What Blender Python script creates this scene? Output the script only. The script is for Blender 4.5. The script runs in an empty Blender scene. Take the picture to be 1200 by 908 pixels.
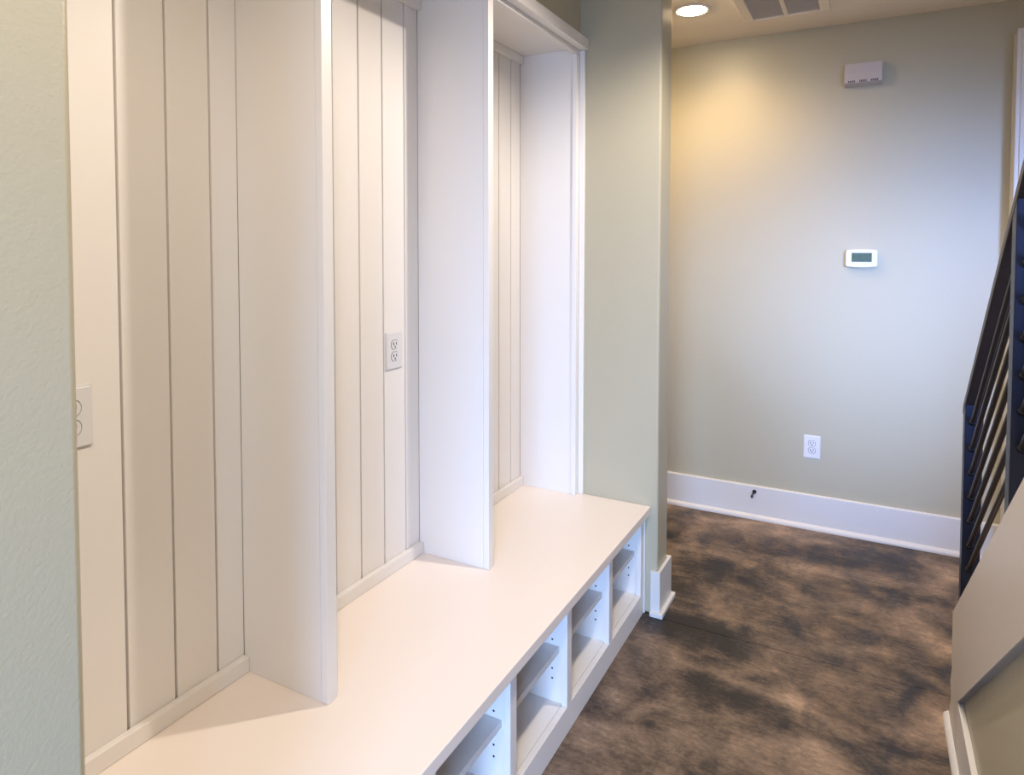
import bpy, bmesh, math, random
from mathutils import Vector, Matrix

random.seed(4)
scene = bpy.context.scene
COL = scene.collection

# ------------------------------------------------------------------ materials
def new_mat(name):
    m = bpy.data.materials.new(name); m.use_nodes = True
    nt = m.node_tree
    return m, nt, nt.nodes['Principled BSDF']

def paint(name, col, rough=.45, bump=0.0, bscale=200., spec=.5, mottled=0.0):
    m, nt, b = new_mat(name)
    b.inputs['Base Color'].default_value = (*col, 1)
    b.inputs['Roughness'].default_value = rough
    b.inputs['Specular IOR Level'].default_value = spec
    tc = nt.nodes.new('ShaderNodeTexCoord')
    if mottled:
        n = nt.nodes.new('ShaderNodeTexNoise'); n.inputs['Scale'].default_value = 6; n.inputs['Detail'].default_value = 4
        nt.links.new(tc.outputs['Object'], n.inputs['Vector'])
        mx = nt.nodes.new('ShaderNodeMix'); mx.data_type = 'RGBA'
        mx.inputs[6].default_value = (*[c*(1-mottled) for c in col], 1)
        mx.inputs[7].default_value = (*[min(1, c*(1+mottled)) for c in col], 1)
        nt.links.new(n.outputs['Fac'], mx.inputs[0]); nt.links.new(mx.outputs[2], b.inputs['Base Color'])
    if bump:
        n = nt.nodes.new('ShaderNodeTexNoise'); n.inputs['Scale'].default_value = bscale
        n.inputs['Detail'].default_value = 2
        nt.links.new(tc.outputs['Object'], n.inputs['Vector'])
        bp = nt.nodes.new('ShaderNodeBump'); bp.inputs['Strength'].default_value = bump; bp.inputs['Distance'].default_value = .004
        nt.links.new(n.outputs['Fac'], bp.inputs['Height']); nt.links.new(bp.outputs['Normal'], b.inputs['Normal'])
    return m

M_WALL = paint('sage_wall_paint', (.455, .422, .312), .38, .14, 210, .5)
M_CEIL = paint('ceiling_paint', (.88, .80, .70), .8, .1, 120, .3)
M_CAB = paint('cabinet_white_paint', (.79, .765, .74), .35, .02, 60, .5)
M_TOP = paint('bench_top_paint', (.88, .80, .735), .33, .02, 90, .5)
M_TRIM = paint('trim_white_paint', (.67, .66, .65), .33, .02, 60, .5)
M_SKIRT = paint('skirt_primer_paint', (.60, .55, .50), .4, .05, 40, .4)
M_PLASTIC = paint('white_plastic', (.70, .70, .71), .35, 0, 1, .5)
M_CHIME = paint('chime_plastic', (.52, .47, .46), .45, .05, 40, .4)
M_DARK = paint('slot_black', (.012, .012, .013), .6, 0, 1, .2)
M_CABLE = paint('cable_rubber', (.01, .01, .011), .4, 0, 1, .5)
M_GAP = paint('groove_shadow_paint', (.30, .28, .26), .7, 0, 1, .2)
M_GRILLE = paint('grille_enamel', (.80, .77, .74), .5, 0, 1, .4)
M_VBACK = paint('filter_grey', (.64, .61, .58), .8, 0, 1, .2)
M_SCREW = paint('screw_enamel', (.7, .7, .7), .3, 0, 1, .5)
M_OUT = paint('porch_concrete', (.45, .45, .45), .8, .1, 30, .3)

m, nt, b = new_mat('blackened_steel'); M_STEEL = m
b.inputs['Base Color'].default_value = (.022, .028, .055, 1); b.inputs['Metallic'].default_value = .75
b.inputs['Roughness'].default_value = .36
n = nt.nodes.new('ShaderNodeTexNoise'); n.inputs['Scale'].default_value = 60; n.inputs['Detail'].default_value = 5
tc = nt.nodes.new('ShaderNodeTexCoord'); nt.links.new(tc.outputs['Object'], n.inputs['Vector'])
mr = nt.nodes.new('ShaderNodeMapRange'); mr.inputs[3].default_value = .28; mr.inputs[4].default_value = .5
nt.links.new(n.outputs['Fac'], mr.inputs[0]); nt.links.new(mr.outputs[0], b.inputs['Roughness'])

M_BAR = paint('bar_shaded_steel', (.012, .013, .018), .33, .03, 80, .5)  # same steel as the posts, darkened to put in the bars' underside shade
m, nt, b = new_mat('rail_dark_wood'); M_RAIL = m
tc = nt.nodes.new('ShaderNodeTexCoord')
n = nt.nodes.new('ShaderNodeTexNoise'); n.inputs['Scale'].default_value = 90; n.inputs['Detail'].default_value = 6
nt.links.new(tc.outputs['Object'], n.inputs['Vector'])
cr = nt.nodes.new('ShaderNodeValToRGB')
cr.color_ramp.elements[0].color = (.012, .010, .010, 1); cr.color_ramp.elements[1].color = (.045, .036, .034, 1)
nt.links.new(n.outputs['Fac'], cr.inputs['Fac']); nt.links.new(cr.outputs['Color'], b.inputs['Base Color'])
b.inputs['Roughness'].default_value = .42

m, nt, b = new_mat('lcd_screen'); M_LCD = m
tc = nt.nodes.new('ShaderNodeTexCoord')
n = nt.nodes.new('ShaderNodeTexNoise'); n.inputs['Scale'].default_value = 70; n.inputs['Detail'].default_value = 2
nt.links.new(tc.outputs['Object'], n.inputs['Vector'])
cr = nt.nodes.new('ShaderNodeValToRGB')
cr.color_ramp.elements[0].color = (.05, .09, .075, 1); cr.color_ramp.elements[1].color = (.10, .16, .115, 1)
nt.links.new(n.outputs['Fac'], cr.inputs['Fac']); nt.links.new(cr.outputs['Color'], b.inputs['Base Color'])
b.inputs['Roughness'].default_value = .5; b.inputs['Specular IOR Level'].default_value = .25

m, nt, b = new_mat('lamp_lens'); M_LENS = m
b.inputs['Base Color'].default_value = (.9, .85, .75, 1)
b.inputs['Emission Color'].default_value = (1, .76, .46, 1); b.inputs['Emission Strength'].default_value = 130

# stained concrete floor
m, nt, b = new_mat('stained_concrete'); M_FLOOR = m
N = nt.nodes; L = nt.links
tc = N.new('ShaderNodeTexCoord')
def mapping(scale, rot=0):
    mp = N.new('ShaderNodeMapping'); mp.inputs['Scale'].default_value = scale; mp.inputs['Rotation'].default_value = (0, 0, rot)
    L.new(tc.outputs['Object'], mp.inputs['Vector']); return mp
def noise(mp, s, det, rough=.55, dist=0):
    n = N.new('ShaderNodeTexNoise'); n.inputs['Scale'].default_value = s; n.inputs['Detail'].default_value = det
    n.inputs['Roughness'].default_value = rough; n.inputs['Distortion'].default_value = dist
    L.new(mp.outputs[0], n.inputs['Vector']); return n
big = noise(mapping((1.0, 1.6, 1), .55), 2.3, 7, .58, .45)
mid = noise(mapping((1.6, 1.0, 1), -.6), 5.0, 8, .64, .5)
streak = noise(mapping((3.0, 22.0, 1), .25), 3.0, 5, .65, .3)
fine = noise(mapping((1, 1.8, 1), .4), 48, 8, .78, .4)
def ma(op, a, b_, c=None):
    q = N.new('ShaderNodeMath'); q.operation = op
    for i, v in enumerate((a, b_) if c is None else (a, b_, c)):
        if isinstance(v, (int, float)): q.inputs[i].default_value = v
        else: L.new(v, q.inputs[i])
    return q.outputs[0]
s1 = ma('MULTIPLY', big.outputs['Fac'], .50)
s2 = ma('MULTIPLY_ADD', mid.outputs['Fac'], .27, s1)
s3 = ma('MULTIPLY_ADD', streak.outputs['Fac'], .10, s2)
s4 = ma('MULTIPLY_ADD', fine.outputs['Fac'], .20, s3)
cr = N.new('ShaderNodeValToRGB'); L.new(s4, cr.inputs['Fac'])
els = cr.color_ramp.elements
els[0].position = .452; els[0].color = (.018, .014, .013, 1)
els[1].position = .658; els[1].color = (.42, .295, .205, 1)
for p, c in ((.488, (.046, .034, .028, 1)), (.535, (.12, .084, .060, 1)), (.594, (.23, .162, .115, 1))):
    e = els.new(p); e.color = c
L.new(cr.outputs['Color'], b.inputs['Base Color'])
mr = N.new('ShaderNodeMapRange'); mr.inputs[1].default_value = .3; mr.inputs[2].default_value = .7
mr.inputs[3].default_value = .36; mr.inputs[4].default_value = .58
b.inputs['Specular IOR Level'].default_value = .4
L.new(mid.outputs['Fac'], mr.inputs[0]); L.new(mr.outputs[0], b.inputs['Roughness'])
bp = N.new('ShaderNodeBump'); bp.inputs['Strength'].default_value = .10; bp.inputs['Distance'].default_value = .004
L.new(fine.outputs['Fac'], bp.inputs['Height']); L.new(bp.outputs['Normal'], b.inputs['Normal'])

# ------------------------------------------------------------------ mesh helpers
def add_box(bm, x0, x1, y0, y1, z0, z1, bev=0.0, seg=2, mat=0):
    t = bmesh.new()
    vs = [t.verts.new((x, y, z)) for x in (x0, x1) for y in (y0, y1) for z in (z0, z1)]
    for f in ((0, 1, 3, 2), (4, 6, 7, 5), (0, 4, 5, 1), (2, 3, 7, 6), (0, 2, 6, 4), (1, 5, 7, 3)):
        t.faces.new([vs[i] for i in f])
    bmesh.ops.recalc_face_normals(t, faces=t.faces)
    if bev: bmesh.ops.bevel(t, geom=list(t.edges), offset=bev, segments=seg, profile=.5, affect='EDGES')
    merge(bm, t, mat)

def merge(bm, t, mat=0):
    for f in t.faces: f.material_index = mat
    me = bpy.data.meshes.new('tmp'); t.to_mesh(me); t.free()
    bm.from_mesh(me); bpy.data.meshes.remove(me)

def add_prism(bm, pts, lo, hi, axis, bev=0.0, seg=2, mat=0):
    """extrude polygon pts (two remaining coords in order) along axis 'x','y' or 'z'."""
    t = bmesh.new()
    def mk(p, d):
        if axis == 'x': return (d, p[0], p[1])
        if axis == 'y': return (p[0], d, p[1])
        return (p[0], p[1], d)
    a = [t.verts.new(mk(p, lo)) for p in pts]; c = [t.verts.new(mk(p, hi)) for p in pts]
    t.faces.new(a); t.faces.new(c[::-1])
    n = len(pts)
    for i in range(n): t.faces.new((a[i], a[(i+1) % n], c[(i+1) % n], c[i]))
    bmesh.ops.recalc_face_normals(t, faces=t.faces)
    if bev: bmesh.ops.bevel(t, geom=list(t.edges), offset=bev, segments=seg, profile=.5, affect='EDGES')
    merge(bm, t, mat)

def add_tube(bm, p0, p1, r, seg=20, r2=None, mat=0, bev=0):
    t = bmesh.new()
    p0 = Vector(p0); p1 = Vector(p1); d = p1-p0
    bmesh.ops.create_cone(t, cap_ends=True, segments=seg, radius1=r, radius2=r if r2 is None else r2, depth=d.length)
    q = d.to_track_quat('Z', 'Y').to_matrix().to_4x4()
    bmesh.ops.transform(t, matrix=Matrix.Translation((p0+p1)/2) @ q, verts=t.verts)
    merge(bm, t, mat)

def rounded(w, h, r, n=5, bulge=0.0):
    pts = []
    for cx, cz, a0 in ((w/2-r, h/2-r, 0), (-w/2+r, h/2-r, 90), (-w/2+r, -h/2+r, 180), (w/2-r, -h/2+r, 270)):
        for i in range(n+1):
            a = math.radians(a0+90*i/n); pts.append((cx+r*math.cos(a), cz+r*math.sin(a)))
    if bulge:
        pts2 = []
        for k in range(len(pts)):
            p, q = pts[k], pts[(k+1) % len(pts)]
            pts2.append(p)
            if abs(p[0]-q[0]) > w*.4:
                for s in range(1, 8):
                    u = s/8; x = p[0]+(q[0]-p[0])*u
                    pts2.append((x, p[1]+math.copysign(bulge*math.sin(math.pi*u), p[1])))
        pts = pts2
    return pts

def obj(name, bm, mats, parent=None, smooth=False, loc=None, rotz=0):
    me = bpy.data.meshes.new(name)
    bmesh.ops.recalc_face_normals(bm, faces=bm.faces)
    bm.to_mesh(me); bm.free()
    for mm in (mats if isinstance(mats, (list, tuple)) else [mats]): me.materials.append(mm)
    if smooth:
        for p in me.polygons: p.use_smooth = True
        try: me.set_sharp_from_angle(angle=math.radians(50))
        except Exception: pass
    o = bpy.data.objects.new(name, me); COL.objects.link(o)
    if smooth:
        wn = o.modifiers.new('weighted_normal', 'WEIGHTED_NORMAL'); wn.keep_sharp = True; wn.weight = 100
    if parent: o.parent = parent
    if loc: o.location = loc
    if rotz: o.rotation_euler = (0, 0, rotz)
    return o

def thing(name, label, cat, loc=(0, 0, 0), rotz=0, group=None):
    o = bpy.data.objects.new(name, None); COL.objects.link(o); o.empty_display_size = .05
    o.location = loc; o.rotation_euler = (0, 0, rotz)
    o['label'] = label; o['category'] = cat
    if group: o['group'] = group
    return o

def struct(name, bm, mats, label=None, smooth=False):
    o = obj(name, bm, mats, None, smooth); o['kind'] = 'structure'
    if label: o['label'] = label
    return o

def BM(): return bmesh.new()
def box_bm(*a, **k):
    bm = BM(); add_box(bm, *a, **k); return bm

# ------------------------------------------------------------------ dimensions (metres)
CEIL = 2.683
YF = 3.9067               # far wall
XW = .6212                # aisle face of wing walls
YL, YP, YP2 = .4110, 2.6637, 2.814
ZB0, ZB = .4186, .4522    # bench top
YB = -2.2                # entry wall behind the camera

# ------------------------------------------------------------------ room shell
bm = BM()
add_box(bm, -1.9, 3.2, -2.5, 2.6455, -.06, 0)
add_box(bm, -1.9, 3.2, 2.6485, 4.3, -.06, 0)
add_box(bm, -1.9, 3.2, 2.6450, 2.6490, -.06, -.004)
struct('floor', bm, M_FLOOR, 'dark mottled stained concrete floor')
struct('ceiling', box_bm(-1.9, 3.2, -2.5, 4.3, CEIL, CEIL+.1), M_CEIL, 'pale flat ceiling')
struct('wall_far', box_bm(-1.9, 3.2, YF, YF+.12, 0, CEIL), M_WALL, 'sage green wall at the end of the hall')
bm = BM()   # near wing wall, its aisle face and bullnose end
add_box(bm, -.14, XW, YB, YL, 0, CEIL, bev=.010, seg=3)
struct('wall_left', bm, M_WALL, 'pale green wall end at the left edge', smooth=True)
bm = BM()   # wall behind locker + furred out wall above it
add_box(bm, -.14, -.022, YL-.02, YP+.02, 0, CEIL)
add_box(bm, -.05, .272, YL-.01, YP+.01, 2.40, CEIL)
struct('wall_alcove', bm, M_WALL, 'sage wall above the white locker')
bm = BM()
add_box(bm, -1.9, XW+.002, YP, YP2, 0, CEIL, bev=.010, seg=4)
struct('wall_pillar', bm, M_WALL, 'sage wall end between locker and hall', smooth=True)
struct('wall_side', box_bm(-1.9, -1.78, YP2, YF, 0, CEIL), M_WALL)
bm = BM()
WY0, WY1, WZ0, WZ1 = .05, 1.45, 1.05, 2.10
EY0, EY1, EZ0, EZ1 = -2.15, -1.86, .75, 2.05  # unseen slot, added and sized so cool light mainly reaches the wing wall
add_box(bm, 2.85, 2.97, -2.3, EY0, 0, CEIL)
add_box(bm, 2.85, 2.97, EY1, WY0, 0, CEIL)
add_box(bm, 2.85, 2.97, EY0, EY1, 0, EZ0)
add_box(bm, 2.85, 2.97, EY0, EY1, EZ1, CEIL)
add_box(bm, 2.85, 2.97, WY1, YF, 0, CEIL)
add_box(bm, 2.85, 2.97, WY0, WY1, 0, WZ0)
add_box(bm, 2.85, 2.97, WY0, WY1, WZ1, CEIL)
struct('wall_stair', bm, M_WALL)
# entry wall behind the camera, with the opening of a glazed door
DX0, DX1, DZ = 1.15, 2.35, 2.06
bm = BM()
add_box(bm, XW, DX0, YB-.12, YB, 0, CEIL)
add_box(bm, DX1, 2.849, YB-.12, YB, 0, CEIL)
add_box(bm, DX0, DX1, YB-.12, YB, DZ, CEIL)
struct('wall_near', bm, M_WALL)

# white casing at the right edge of the far wall
bm = BM()
add_box(bm, 1.9457, 2.10, 3.800, YF, 0, 2.5205, bev=.003)
add_box(bm, 1.962, 2.084, 3.792, 3.801, .10, 2.50, bev=.003)
struct('trim_1', bm, M_TRIM, 'white painted casing at the right end of the far wall')

# baseboards
def base_profile(n, s=1):   # (offset from wall, z)
    return [(0, 0), (n+.016*s, 0), (n+.016*s, .010), (n+.012*s, .018), (n+.004*s, .024), (n, .026), (n, .182), (n-.004*s, .1864), (0, .1864)]
bm = BM()
add_prism(bm, [(YF-o, z) for o, z in base_profile(.016)], -1.7, 1.9455, 'x')
struct('baseboard_far', bm, M_TRIM, 'tall white baseboard along the far wall')
bm = BM()
def wrap(o, zlo, zhi, bev):
    x1, y0, y1 = XW+o, YP-o*.85, YP2+o
    add_prism(bm, [(.598, YP-.0002), (.598, y0), (x1, y0), (x1, y1), (.30, y1), (.30, YP2+.0002), (XW+.0022, YP2+.0002), (XW+.0022, YP-.0002)], zlo, zhi, 'z', bev=bev)
wrap(.0172, .0, .1864, .0025)
wrap(.0325, 0, .022, .004)
struct('baseboard_pillar', bm, M_TRIM, 'white baseboard wrapped round the wall end', smooth=True)

# knee wall under the stair rising towards the camera
YE = 2.488
ztop = lambda y: .76+.73*(1.95-y)
zlow = lambda y: .554+.745*(1.81-y)
bm = BM()
ys = -.30
YT = .55
add_prism(bm, [(YE-.012, 0), (YE-.012, ztop(YE)-.03), (YT, ztop(YT)-.03), (ys, ztop(YT)-.03), (ys, 0)], 1.641, 1.75, 'x')
struct('wall_right', bm, M_WALL, 'sage knee wall under the stair')
bm = BM()   # skirt board with a bead along its lower edge and a scribed lower end
yt = YT
end = [(YE, ztop(YE)), (YE-.004, .21), (YE-.016, .195), (YE+.022, .13), (YE-.008, .10), (YE-.002, .075), (YE+.020, .052), (YE+.012, 0)]
add_prism(bm, [(yt, ztop(yt))]+end+[(2.3145, 0), (2.3145, zlow(2.3145)), (yt, zlow(yt))], 1.626, 1.6408, 'x')
add_prism(bm, [(2.36, zlow(2.36)+.034), (2.38, zlow(2.38)+.068), (yt, zlow(yt)+.068), (yt, zlow(yt)+.034)], 1.6252, 1.627, 'x')
add_prism(bm, [(2.315, zlow(2.315)), (2.315, zlow(2.315)+.034), (yt, zlow(yt)+.034), (yt, zlow(yt))], 1.6235, 1.6405, 'x')
add_prism(bm, [(yt, ztop(yt)), (YE-.003, ztop(YE-.003)), (YE-.003, ztop(YE-.003)-.018), (yt, ztop(yt)-.018)], 1.6265, 1.765, 'x', bev=.003)
struct('trim_2', bm, M_SKIRT, 'pale sloping skirt board of the stair')
bm = BM()
add_box(bm, 1.625, 1.6408, ys, 2.314, 0, .1864, bev=.002)
add_prism(bm, [(1.625, 0), (1.609, 0), (1.609, .008), (1.613, .017), (1.621, .023), (1.625, .024)], ys, 2.521, 'y')
struct('baseboard_right', bm, M_TRIM, 'white baseboard at the foot of the stair wall', smooth=True)
bm = BM()   # closed flight of steps behind the knee wall
pts = [(YE-.02, 0)]
y, z = YE-.02, 0
for k in range(8):
    z += .196; pts.append((y, z)); y -= .26; pts.append((y, z))
pts += [(ys+.01, z), (ys+.01, 0)]
add_prism(bm, pts, 1.766, 2.848, 'x')
struct('stair_flight', bm, M_SKIRT)

# ------------------------------------------------------------------ bench top
bt = obj('bench_top', box_bm(.0005, .5943, YL+.001, YP-.001, ZB0, ZB, bev=.003), M_TOP, smooth=True)
bt['label'] = 'long white bench top running under the locker bays'; bt['category'] = 'bench'

# ------------------------------------------------------------------ cubby cabinet under the bench
XC = .5688
cab = thing('cubby_cabinet', 'long white cabinet of open shoe cubbies below the bench top', 'cabinet', (0, 0, 0))
ST = [(YL+.002, .452), (.747, .783), (1.120, 1.156), (1.4928, 1.5290), (1.8631, 1.8995), (2.2395, 2.2758), (2.6138, 2.6535)]
for i, (a, c) in enumerate(ST):
    obj('face_stile', box_bm(XC-.020, XC, a, c, .0868, ZB0-.0005, bev=.0015), M_CAB, cab, True)
    mid_ = (a+c)/2
    y0_, y1_ = (a, c-.006) if i == 0 else ((a+.010, c) if i == len(ST)-1 else (mid_-.009, mid_+.009))
    bm = BM(); add_box(bm, .012, XC-.0205, y0_, y1_, .002, ZB0-.0005, mat=0)
    if i > 0:      # shelf pin holes, on the face turned to the camera
        for zz in (.160, .192, .285):
            for xx in (.5134, .10):
                add_tube(bm, (xx, y0_-.0004, zz), (xx, y0_+.002, zz), .0032, 12, mat=1)
    obj('partition', bm, [M_CAB, M_DARK], cab)
bm = BM(); add_box(bm, XC-.020, XC, ST[0][0], ST[-1][1], 0.0005, .0866, bev=.0015)
obj('bottom_rail', bm, M_CAB, cab, True)
obj('top_rail', box_bm(XC-.020, XC-.0005, ST[0][1]+.0005, ST[-1][0]-.0005, .392, ZB0-.0005, bev=.001), M_CAB, cab)
obj('back_panel', box_bm(.001, .011, YL+.002, YP-.002, .0005, ZB0-.0005), M_CAB, cab)
obj('scribe_strip', box_bm(XC-.012, XC+.005, 2.6538, YP-.0005, .0005, ZB0-.001, bev=.002), M_TRIM, cab, True)
for i in range(6):
    a = (ST[i][0]+ST[i][1])/2+.0092 if i else ST[0][1]-.0058
    c = (ST[i+1][0]+ST[i+1][1])/2-.0092 if i < 5 else ST[-1][0]+.0098
    obj('cubby_floor', box_bm(.0115, XC-.0205, a, c, .068, .0866), M_CAB, cab)
    obj('shelf', box_bm(.020, .5385, a+.0015, c-.0015, .2486, .2677, bev=.0012), M_CAB, cab, True)

# ------------------------------------------------------------------ tall locker above the bench
loc = thing('hall_locker', 'tall white three-bay built-in locker standing on the bench', 'locker', (0, 0, ZB))
def lp(name, bm, mats=M_CAB, smooth=True):
    o = obj(name, bm, mats, loc, smooth); o.location = (0, 0, -ZB); return o
ZS = 2.360
XD = .2818
Z0 = ZB+.0006
D1, D2 = (1.1294, 1.1620), (1.8716, 1.9035)
for a, c in (D1, D2):
    d = lp('divider', box_bm(.0005, XD-.0205, a, c, Z0, ZS-.0005))
    e = obj('edge_strip', box_bm(XD-.0204, XD, a-.0002, c+.0002, Z0, ZS-.023, bev=.0018), M_CAB, d, True)
lp('side_panel', box_bm(.0005, .2525, YL+.001, YL+.034, Z0, ZS-.0005))
sp = lp('side_panel', box_bm(.0005, .2525, 2.630, YP-.001, Z0, ZS-.0005))
lp('corner_stile', box_bm(.2530, .2727, 2.622, YP-.001, Z0, ZS-.023, bev=.002))
lp('corner_stile', box_bm(.2530, .2727, YL+.001, YL+.043, Z0, ZS-.023, bev=.002))
lp('scribe_molding', box_bm(.2732, .297, 2.649, YP-.0005, Z0, 2.3545, bev=.003))
BAYS = [(YL+.0345, D1[0]), (D1[1], D2[0]), (D2[1], 2.630)]
GR = [[.498, .609, .720, .8312, .9426, 1.0532], [1.236, 1.348, 1.460, 1.5717, 1.6836, 1.7965], [1.990, 2.103, 2.217, 2.329, 2.4381, 2.5430]]
for (a, c), gs in zip(BAYS, GR):
    bm = BM()
    add_box(bm, -.020, -.012, a+.0005, c-.0005, Z0, ZS-.001, mat=1)
    edges = [a+.0005]+gs+[c-.0005]
    for k in range(len(edges)-1):
        p0 = edges[k]+(.0028 if k else 0); p1 = edges[k+1]-(.0028 if k < len(edges)-2 else 0)
        add_box(bm, -.0118, 0, p0, p1, Z0, ZS-.001, bev=.0016, seg=2, mat=0)
    lp('plank_back', bm, [M_CAB, M_GAP])
    lp('bottom_cleat', box_bm(.0004, .0189, a+.0006, c-.0006, Z0, .4921, bev=.0022))
    lp('top_cleat', box_bm(.0004, .0189, a+.0006, c-.0006, 2.3254, ZS-.0006, bev=.0022))
lp('top_panel', box_bm(.0005, .2525, YL+.001, YP-.001, ZS, ZS+.020))
lp('header_rail', box_bm(.2530, .2727, YL+.001, YP-.001, 2.338, 2.3985, bev=.002))
lp('cornice', box_bm(.2732, .3095, YL+.001, YP-.0005, 2.3554, 2.4015, bev=.002))

# ------------------------------------------------------------------ outlets
def outlet(label, where, rotz, scale=1.0):
    t = thing('wall_outlet', label, 'outlet', where, rotz, 'duplex outlets')
    w, h = .0835, .1245
    bm = BM()
    add_prism(bm, rounded(w, h, .004, 4), -.0004, -.0035, 'y')
    add_prism(bm, rounded(w-.006, h-.006, .004, 4), -.0030, -.0068, 'y', bev=.0018)
    obj('cover_plate', bm, M_PLASTIC, t, True)
    for s in (1, -1):
        bm = BM(); cz = s*.0195
        pts = [(.0172*math.cos(math.radians(a)), max(-.0142, min(.0142, .0172*math.sin(math.radians(a))))) for a in range(0, 360, 10)]
        add_prism(bm, [(p[0]*1.10, p[1]*1.10+cz) for p in pts], -.0060, -.0071, 'y', mat=1)
        add_prism(bm, [(p[0], p[1]+cz) for p in pts], -.0060, -.0086, 'y', mat=0)
        add_box(bm, -.0086, -.0050, -.0090, -.0075, cz-.0022, cz+.0078, mat=1)
        add_box(bm, .0050, .0084, -.0090, -.0075, cz-.0012, cz+.0078, mat=1)
        add_tube(bm, (0, -.0074, cz-.0078), (0, -.0090, cz-.0078), .0032, 12, mat=1)
        obj('receptacle', bm, [M_PLASTIC, M_DARK], t)
    bm = BM(); add_tube(bm, (0, -.0060, 0), (0, -.0080, 0), .0026, 14)
    obj('plate_screw', bm, M_SCREW, t, True)
    return t
outlet('white duplex outlet low on the green far wall above the baseboard', (1.1127, YF, .446), 0)
outlet('white duplex outlet on the planks of the middle locker bay', (0, 1.7312, 1.183), math.pi/2)
outlet('white outlet plate partly hidden by the green wall end at far left', (0, .7275, 1.184), math.pi/2)

# ------------------------------------------------------------------ thermostat
t = thing('thermostat', 'white thermostat with a small greenish screen on the far wall', 'thermostat', (1.3325, YF, 1.4655))
bm = BM()
add_prism(bm, rounded(.130, .078, .010, 4), -.0004, -.010, 'y')
add_prism(bm, rounded(.147, .088, .012, 6, .0035), -.009, -.026, 'y', bev=.004, seg=3)
obj('housing', bm, M_PLASTIC, t, True)
bm = BM()
add_prism(bm, rounded(.106, .054, .004, 4), -.0255, -.0275, 'y', bev=.0008)
obj('bezel', bm, M_PLASTIC, t, True, (0, 0, .006))
bm = BM(); add_box(bm, -.0465, .0465, -.0284, -.0272, -.0175, .0290, bev=.0003)
obj('screen', bm, M_LCD, t)

# ------------------------------------------------------------------ door chime
t = thing('door_chime', 'pale plastic chime box high on the far wall', 'door chime', (1.323, YF, 2.412))
bm = BM()
w = .170
add_prism(bm, [(-.0004, .052), (-.044, .052), (-.046, .050), (-.046, -.048), (-.040, -.051), (-.020, -.056), (-.006, -.061), (-.0004, -.061)], -w/2, w/2, 'x', bev=.0015)
obj('cover', bm, M_CHIME, t, True)
for gx in (-.052, 0, .052):
    bm = BM()
    for k in range(5):
        x = gx-.0136+k*.0068
        add_box(bm, x-.0018, x+.0018, -.0468, -.0385, -.0468, -.0360)
    obj('sound_vent', bm, M_DARK, t)
bm = BM()
add_box(bm, -w/2+.006, w/2-.006, -.0466, -.0455, -.026, .044, bev=.0004)
for z0, amp in ((.022, .006), (.006, .005)):
    pts = []
    n = 24
    for i in range(n+1):
        x = -w/2+.010+(w-.020)*i/n; pts.append((x, z0+amp*math.sin(2*math.pi*i/n*.9+.4)))
    add_prism(bm, pts+[(x, z-.0022) for x, z in pts[::-1]], -.0474, -.0460, 'y')
obj('front_panel', bm, M_CHIME, t)

# ------------------------------------------------------------------ cable stub
t = thing('cable_stub', 'short black cable end poking out of the far baseboard', 'cable', (.8236, YF-.016, .154))
bm = BM(); add_tube(bm, (0, -.0004, 0), (0, -.006, 0), .0115, 20, .0105)
obj('grommet', bm, M_CABLE, t, True)
bm = BM()
P_ = [(0, -.005, 0), (-.002, -.018, -.002), (-.005, -.030, -.007), (-.007, -.036, -.013)]
for a, c in zip(P_, P_[1:]): add_tube(bm, a, c, .0042, 12)
add_tube(bm, (-.0066, -.035, -.012), (-.0085, -.0385, -.0225), .0068, 16)
add_tube(bm, (-.0085, -.0385, -.0225), (-.0088, -.039, -.026), .0025, 10)
obj('cable', bm, M_CABLE, t, True)

# ------------------------------------------------------------------ ceiling fittings
t = thing('recessed_downlight', 'lit round recessed downlight in the ceiling', 'ceiling light', (.583, 3.324, CEIL))
bm = BM()
prof = [(.0705, -.0004), (.0905, -.0004), (.0905, -.0035), (.086, -.0065), (.0725, -.0075), (.068, -.005), (.0665, -.0004)]
S = 48
rings = [[bm.verts.new((r*math.cos(2*math.pi*i/S), r*math.sin(2*math.pi*i/S), z)) for i in range(S)] for r, z in prof]
for a, c in zip(rings, rings[1:]):
    for i in range(S): bm.faces.new((a[i], a[(i+1) % S], c[(i+1) % S], c[i]))
obj('trim_ring', bm, M_TRIM, t, True)
bm = BM()
lr = [(.0662, -.0004), (.0662, -.0060), (.060, -.0105), (.046, -.0140), (.026, -.0160)]
rings = [[bm.verts.new((r*math.cos(2*math.pi*i/S), r*math.sin(2*math.pi*i/S), z)) for i in range(S)] for r, z in lr]
for a, c in zip(rings, rings[1:]):
    for i in range(S): bm.faces.new((a[i], a[(i+1) % S], c[(i+1) % S], c[i]))
bm.faces.new(rings[-1]); bm.faces.new(rings[0])
obj('lens', bm, M_LENS, t, True)

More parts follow.
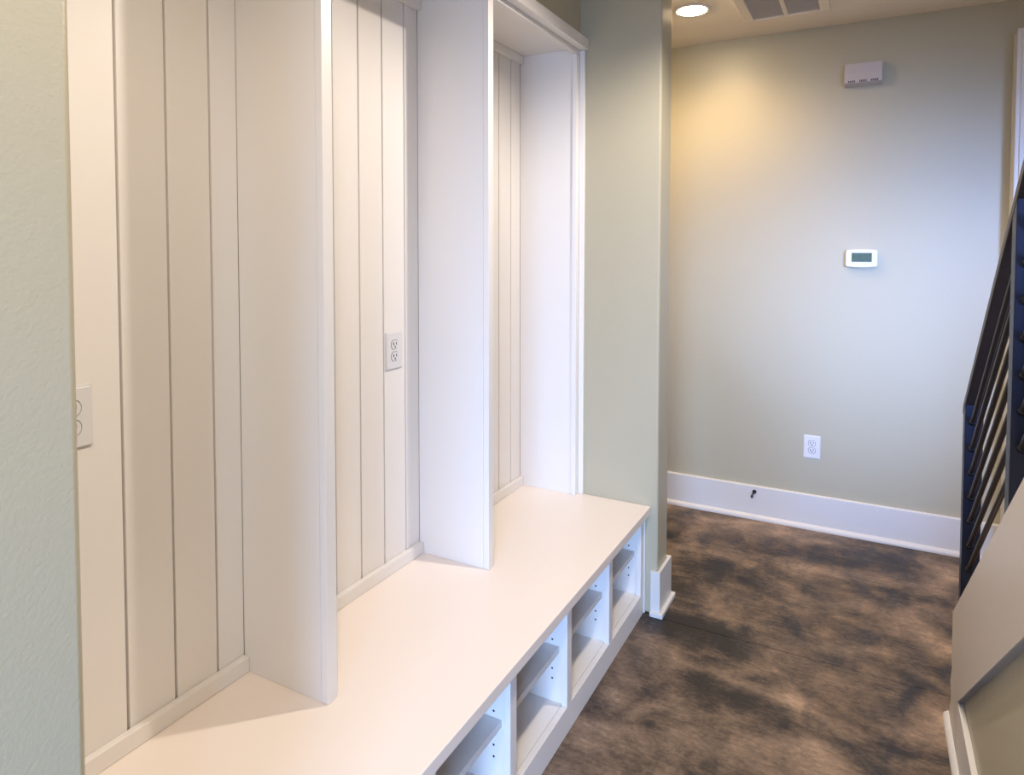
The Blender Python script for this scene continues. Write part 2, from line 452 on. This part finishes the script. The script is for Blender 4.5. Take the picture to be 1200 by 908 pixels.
t = thing('ceiling_vent', 'white rectangular return air grille in the ceiling', 'vent', (0, 0, CEIL))
VX0, VX1, VY0, VY1 = .785, 1.182, 3.235, 3.645
bm = BM()
fb = .045
for a in ((VX0, VX1, VY0, VY0+fb), (VX0, VX1, VY1-fb, VY1), (VX0, VX0+fb, VY0+fb, VY1-fb), (VX1-fb, VX1, VY0+fb, VY1-fb)):
    add_box(bm, a[0], a[1], a[2], a[3], -.013, -.0005, bev=.002)
obj('frame', bm, M_CEIL, t, True)
xm = (VX0+VX1)/2
obj('center_bar', box_bm(xm-.010, xm+.010, VY0+fb, VY1-fb, -.008, -.0008, bev=.001), M_CEIL, t)
for a, c in ((VX0+fb, xm-.010), (xm+.010, VX1-fb)):
    bm = BM()
    add_box(bm, a, c, VY0+fb, VY1-fb, -.0012, -.0006, mat=1)
    k = VY0+fb+.006
    while k < VY1-fb-.004:
        add_prism(bm, [(k-.004, -.0068), (k+.004, -.0022), (k+.0045, -.0030), (k-.0035, -.0076)], a, c, 'x', mat=0)
        k += .0105
    obj('grille', bm, [M_GRILLE, M_VBACK], t)

# ------------------------------------------------------------------ stair railing
rail = thing('stair_railing', 'black steel stair railing with sloping round bars and flat handrail', 'railing', (1.68, 2.61, 0))
def rp(name, bm, mats, smooth=True):
    o = obj(name, bm, mats, rail, smooth); o.location = (-1.68, -2.61, 0); return o
PX0, PX1 = 1.655, 1.705
posts = [(2.585, 2.635, 0.0), (1.800, 1.850, .70), (1.015, 1.065, 1.30)]
railz = lambda y: 1.150+.785*(2.434-y)-.02    # underside
for y0_, y1_, zb_ in posts:
    bm = BM()
    zb_ = 0.0005 if y0_ > 2.5 else ztop(y1_)+.0005
    add_prism(bm, [(y0_, zb_ if y0_ > 2.5 else ztop(y0_)+.0005), (y1_, zb_), (y1_, railz(y1_)), (y0_, railz(y0_))], PX0, PX1, 'x', bev=.0025)
    pst = rp('post', bm, M_STEEL)
    if y0_ > 2.5:
        bm = BM(); add_box(bm, PX0-.012, PX1+.03, y0_-.02, y1_+.03, .0005, .010, bev=.002)
        fl = obj('foot_plate', bm, M_STEEL, pst); 
BZ = [.9540, .8680, .7890, .7085, .6295, .5500, .4730]
BZ2 = [1.567, 1.484, 1.4024, 1.3205, 1.2383, 1.1597, 1.079]
XB_ = 1.6755
for z1, z2 in zip(BZ, BZ2):
    s = (z2-z1)/(2.585-1.80)
    for ya, yb, za in ((2.5855, 1.8495, z1), (1.8005, 1.0645, z2)):
        bm = BM(); add_tube(bm, (XB_, ya, za), (XB_, yb, za+s*(ya-yb)), .0070, 16)
        b_ = rp('bar', bm, M_BAR)
        bm = BM(); add_tube(bm, (XB_, ya-.0005, za), (XB_, ya-.010, za+.010*s), .0095, 16)
        obj('bar_collar', bm, M_BAR, b_, True)
bm = BM()
ya, yb = 2.640, .95
add_prism(bm, [(ya, railz(ya)), (ya, railz(ya)+.032), (yb, railz(yb)+.032), (yb, railz(yb))], 1.654, 1.708, 'x', bev=.003)
rp('handrail', bm, M_RAIL)

# ------------------------------------------------------------------ lights
def spot(name, loc_, power, col, size=150, blend=.6, rad=.06, tilt=0):
    l = bpy.data.lights.new(name, 'SPOT'); l.energy = power; l.color = col
    l.spot_size = math.radians(size); l.spot_blend = blend; l.shadow_soft_size = rad
    o = bpy.data.objects.new(name, l); COL.objects.link(o); o.location = loc_
    if tilt: o.rotation_euler = (math.radians(-tilt), 0, 0)
    return o
WARM = (1, .80, .58)
spot('downlight_hall', (.583, 3.324, CEIL-.03), 46, (1, .68, .35), 158, .75, .05)
spot('downlight_aisle', (1.235, 2.093, CEIL-.02), 92, (1, .88, .77), 158, .45, .035, 10)
spot('downlight_entry', (1.20, .15, CEIL-.02), 74, (1, .83, .65), 165, .5, .05)
spot('warm_fill_hall', (-.65, 3.35, CEIL-.02), 35, WARM, 160, .6, .05)  # added fill with no fitting, evens out the warm ambient light
def area(name, loc_, rot, sx, sy, power, col, spread=180):
    l = bpy.data.lights.new(name, 'AREA'); l.shape = 'RECTANGLE'; l.size = sx; l.size_y = sy
    l.energy = power; l.color = col; l.spread = math.radians(spread)
    o = bpy.data.objects.new(name, l); COL.objects.link(o); o.location = loc_; o.rotation_euler = rot
    return o
area('entry_daylight', ((DX0+DX1)/2, YB-.22, DZ/2+.04), (math.radians(78), 0, math.radians(16)), DX1-DX0, DZ-.04, 35, (.36, .57, 1), 64)
def aimed_light(name, loc_, aim, sx, sy, power, col, spread):
    o = area(name, loc_, (0, 0, 0), sx, sy, power, col, spread)
    o.rotation_euler = (Vector(aim)-Vector(loc_)).to_track_quat('-Z', 'Y').to_euler()
aimed_light('stair_daylight', (3.30, -.20, 1.78), (1.62, 3.9, .95), 1.1, .9, 41, (.29, .47, 1), 44)
aimed_light('cool_fill_wing', (3.6, -2.65, 1.75), (.62, .30, 1.25), .6, .9, 8, (.42, .68, 1), 40)  # added cool fill through the unseen slot, brightens the wing wall
w = bpy.data.worlds.new('daylight'); scene.world = w; w.use_nodes = True
bg = w.node_tree.nodes['Background']; bg.inputs[0].default_value = (.85, .9, 1, 1); bg.inputs[1].default_value = .35

# ------------------------------------------------------------------ camera
yaw, pitch, roll, f, py = -.4954, .0376, .0006, 780.59, 319.58
cy, sy, cp, sp_ = math.cos(yaw), math.sin(yaw), math.cos(pitch), math.sin(pitch)
fw = Vector((sy*cp, cy*cp, -sp_)); rt = Vector((cy, -sy, 0)); up = rt.cross(fw)
r2 = rt*math.cos(roll)+up*math.sin(roll); u2 = -rt*math.sin(roll)+up*math.cos(roll)
cam = bpy.data.cameras.new('camera'); co = bpy.data.objects.new('camera', cam); COL.objects.link(co)
mw = Matrix(((r2.x, u2.x, -fw.x, 1.3797), (r2.y, u2.y, -fw.y, 0), (r2.z, u2.z, -fw.z, 1.52), (0, 0, 0, 1)))
co.matrix_world = mw
cam.sensor_width = 36; cam.sensor_fit = 'HORIZONTAL'; cam.lens = f/1200*36; cam.shift_y = -(454-py)/1200
cam.clip_start = .02
scene.camera = co

scene.view_settings.view_transform = 'Standard'; scene.view_settings.look = 'None'
scene.view_settings.gamma = 1; scene.view_settings.use_curve_mapping = False
scene.view_settings.exposure = 0.15
scene.cycles.use_denoising = True
scene.cycles.max_bounces = 12; scene.cycles.diffuse_bounces = 8
scene.cycles.sample_clamp_indirect = 8
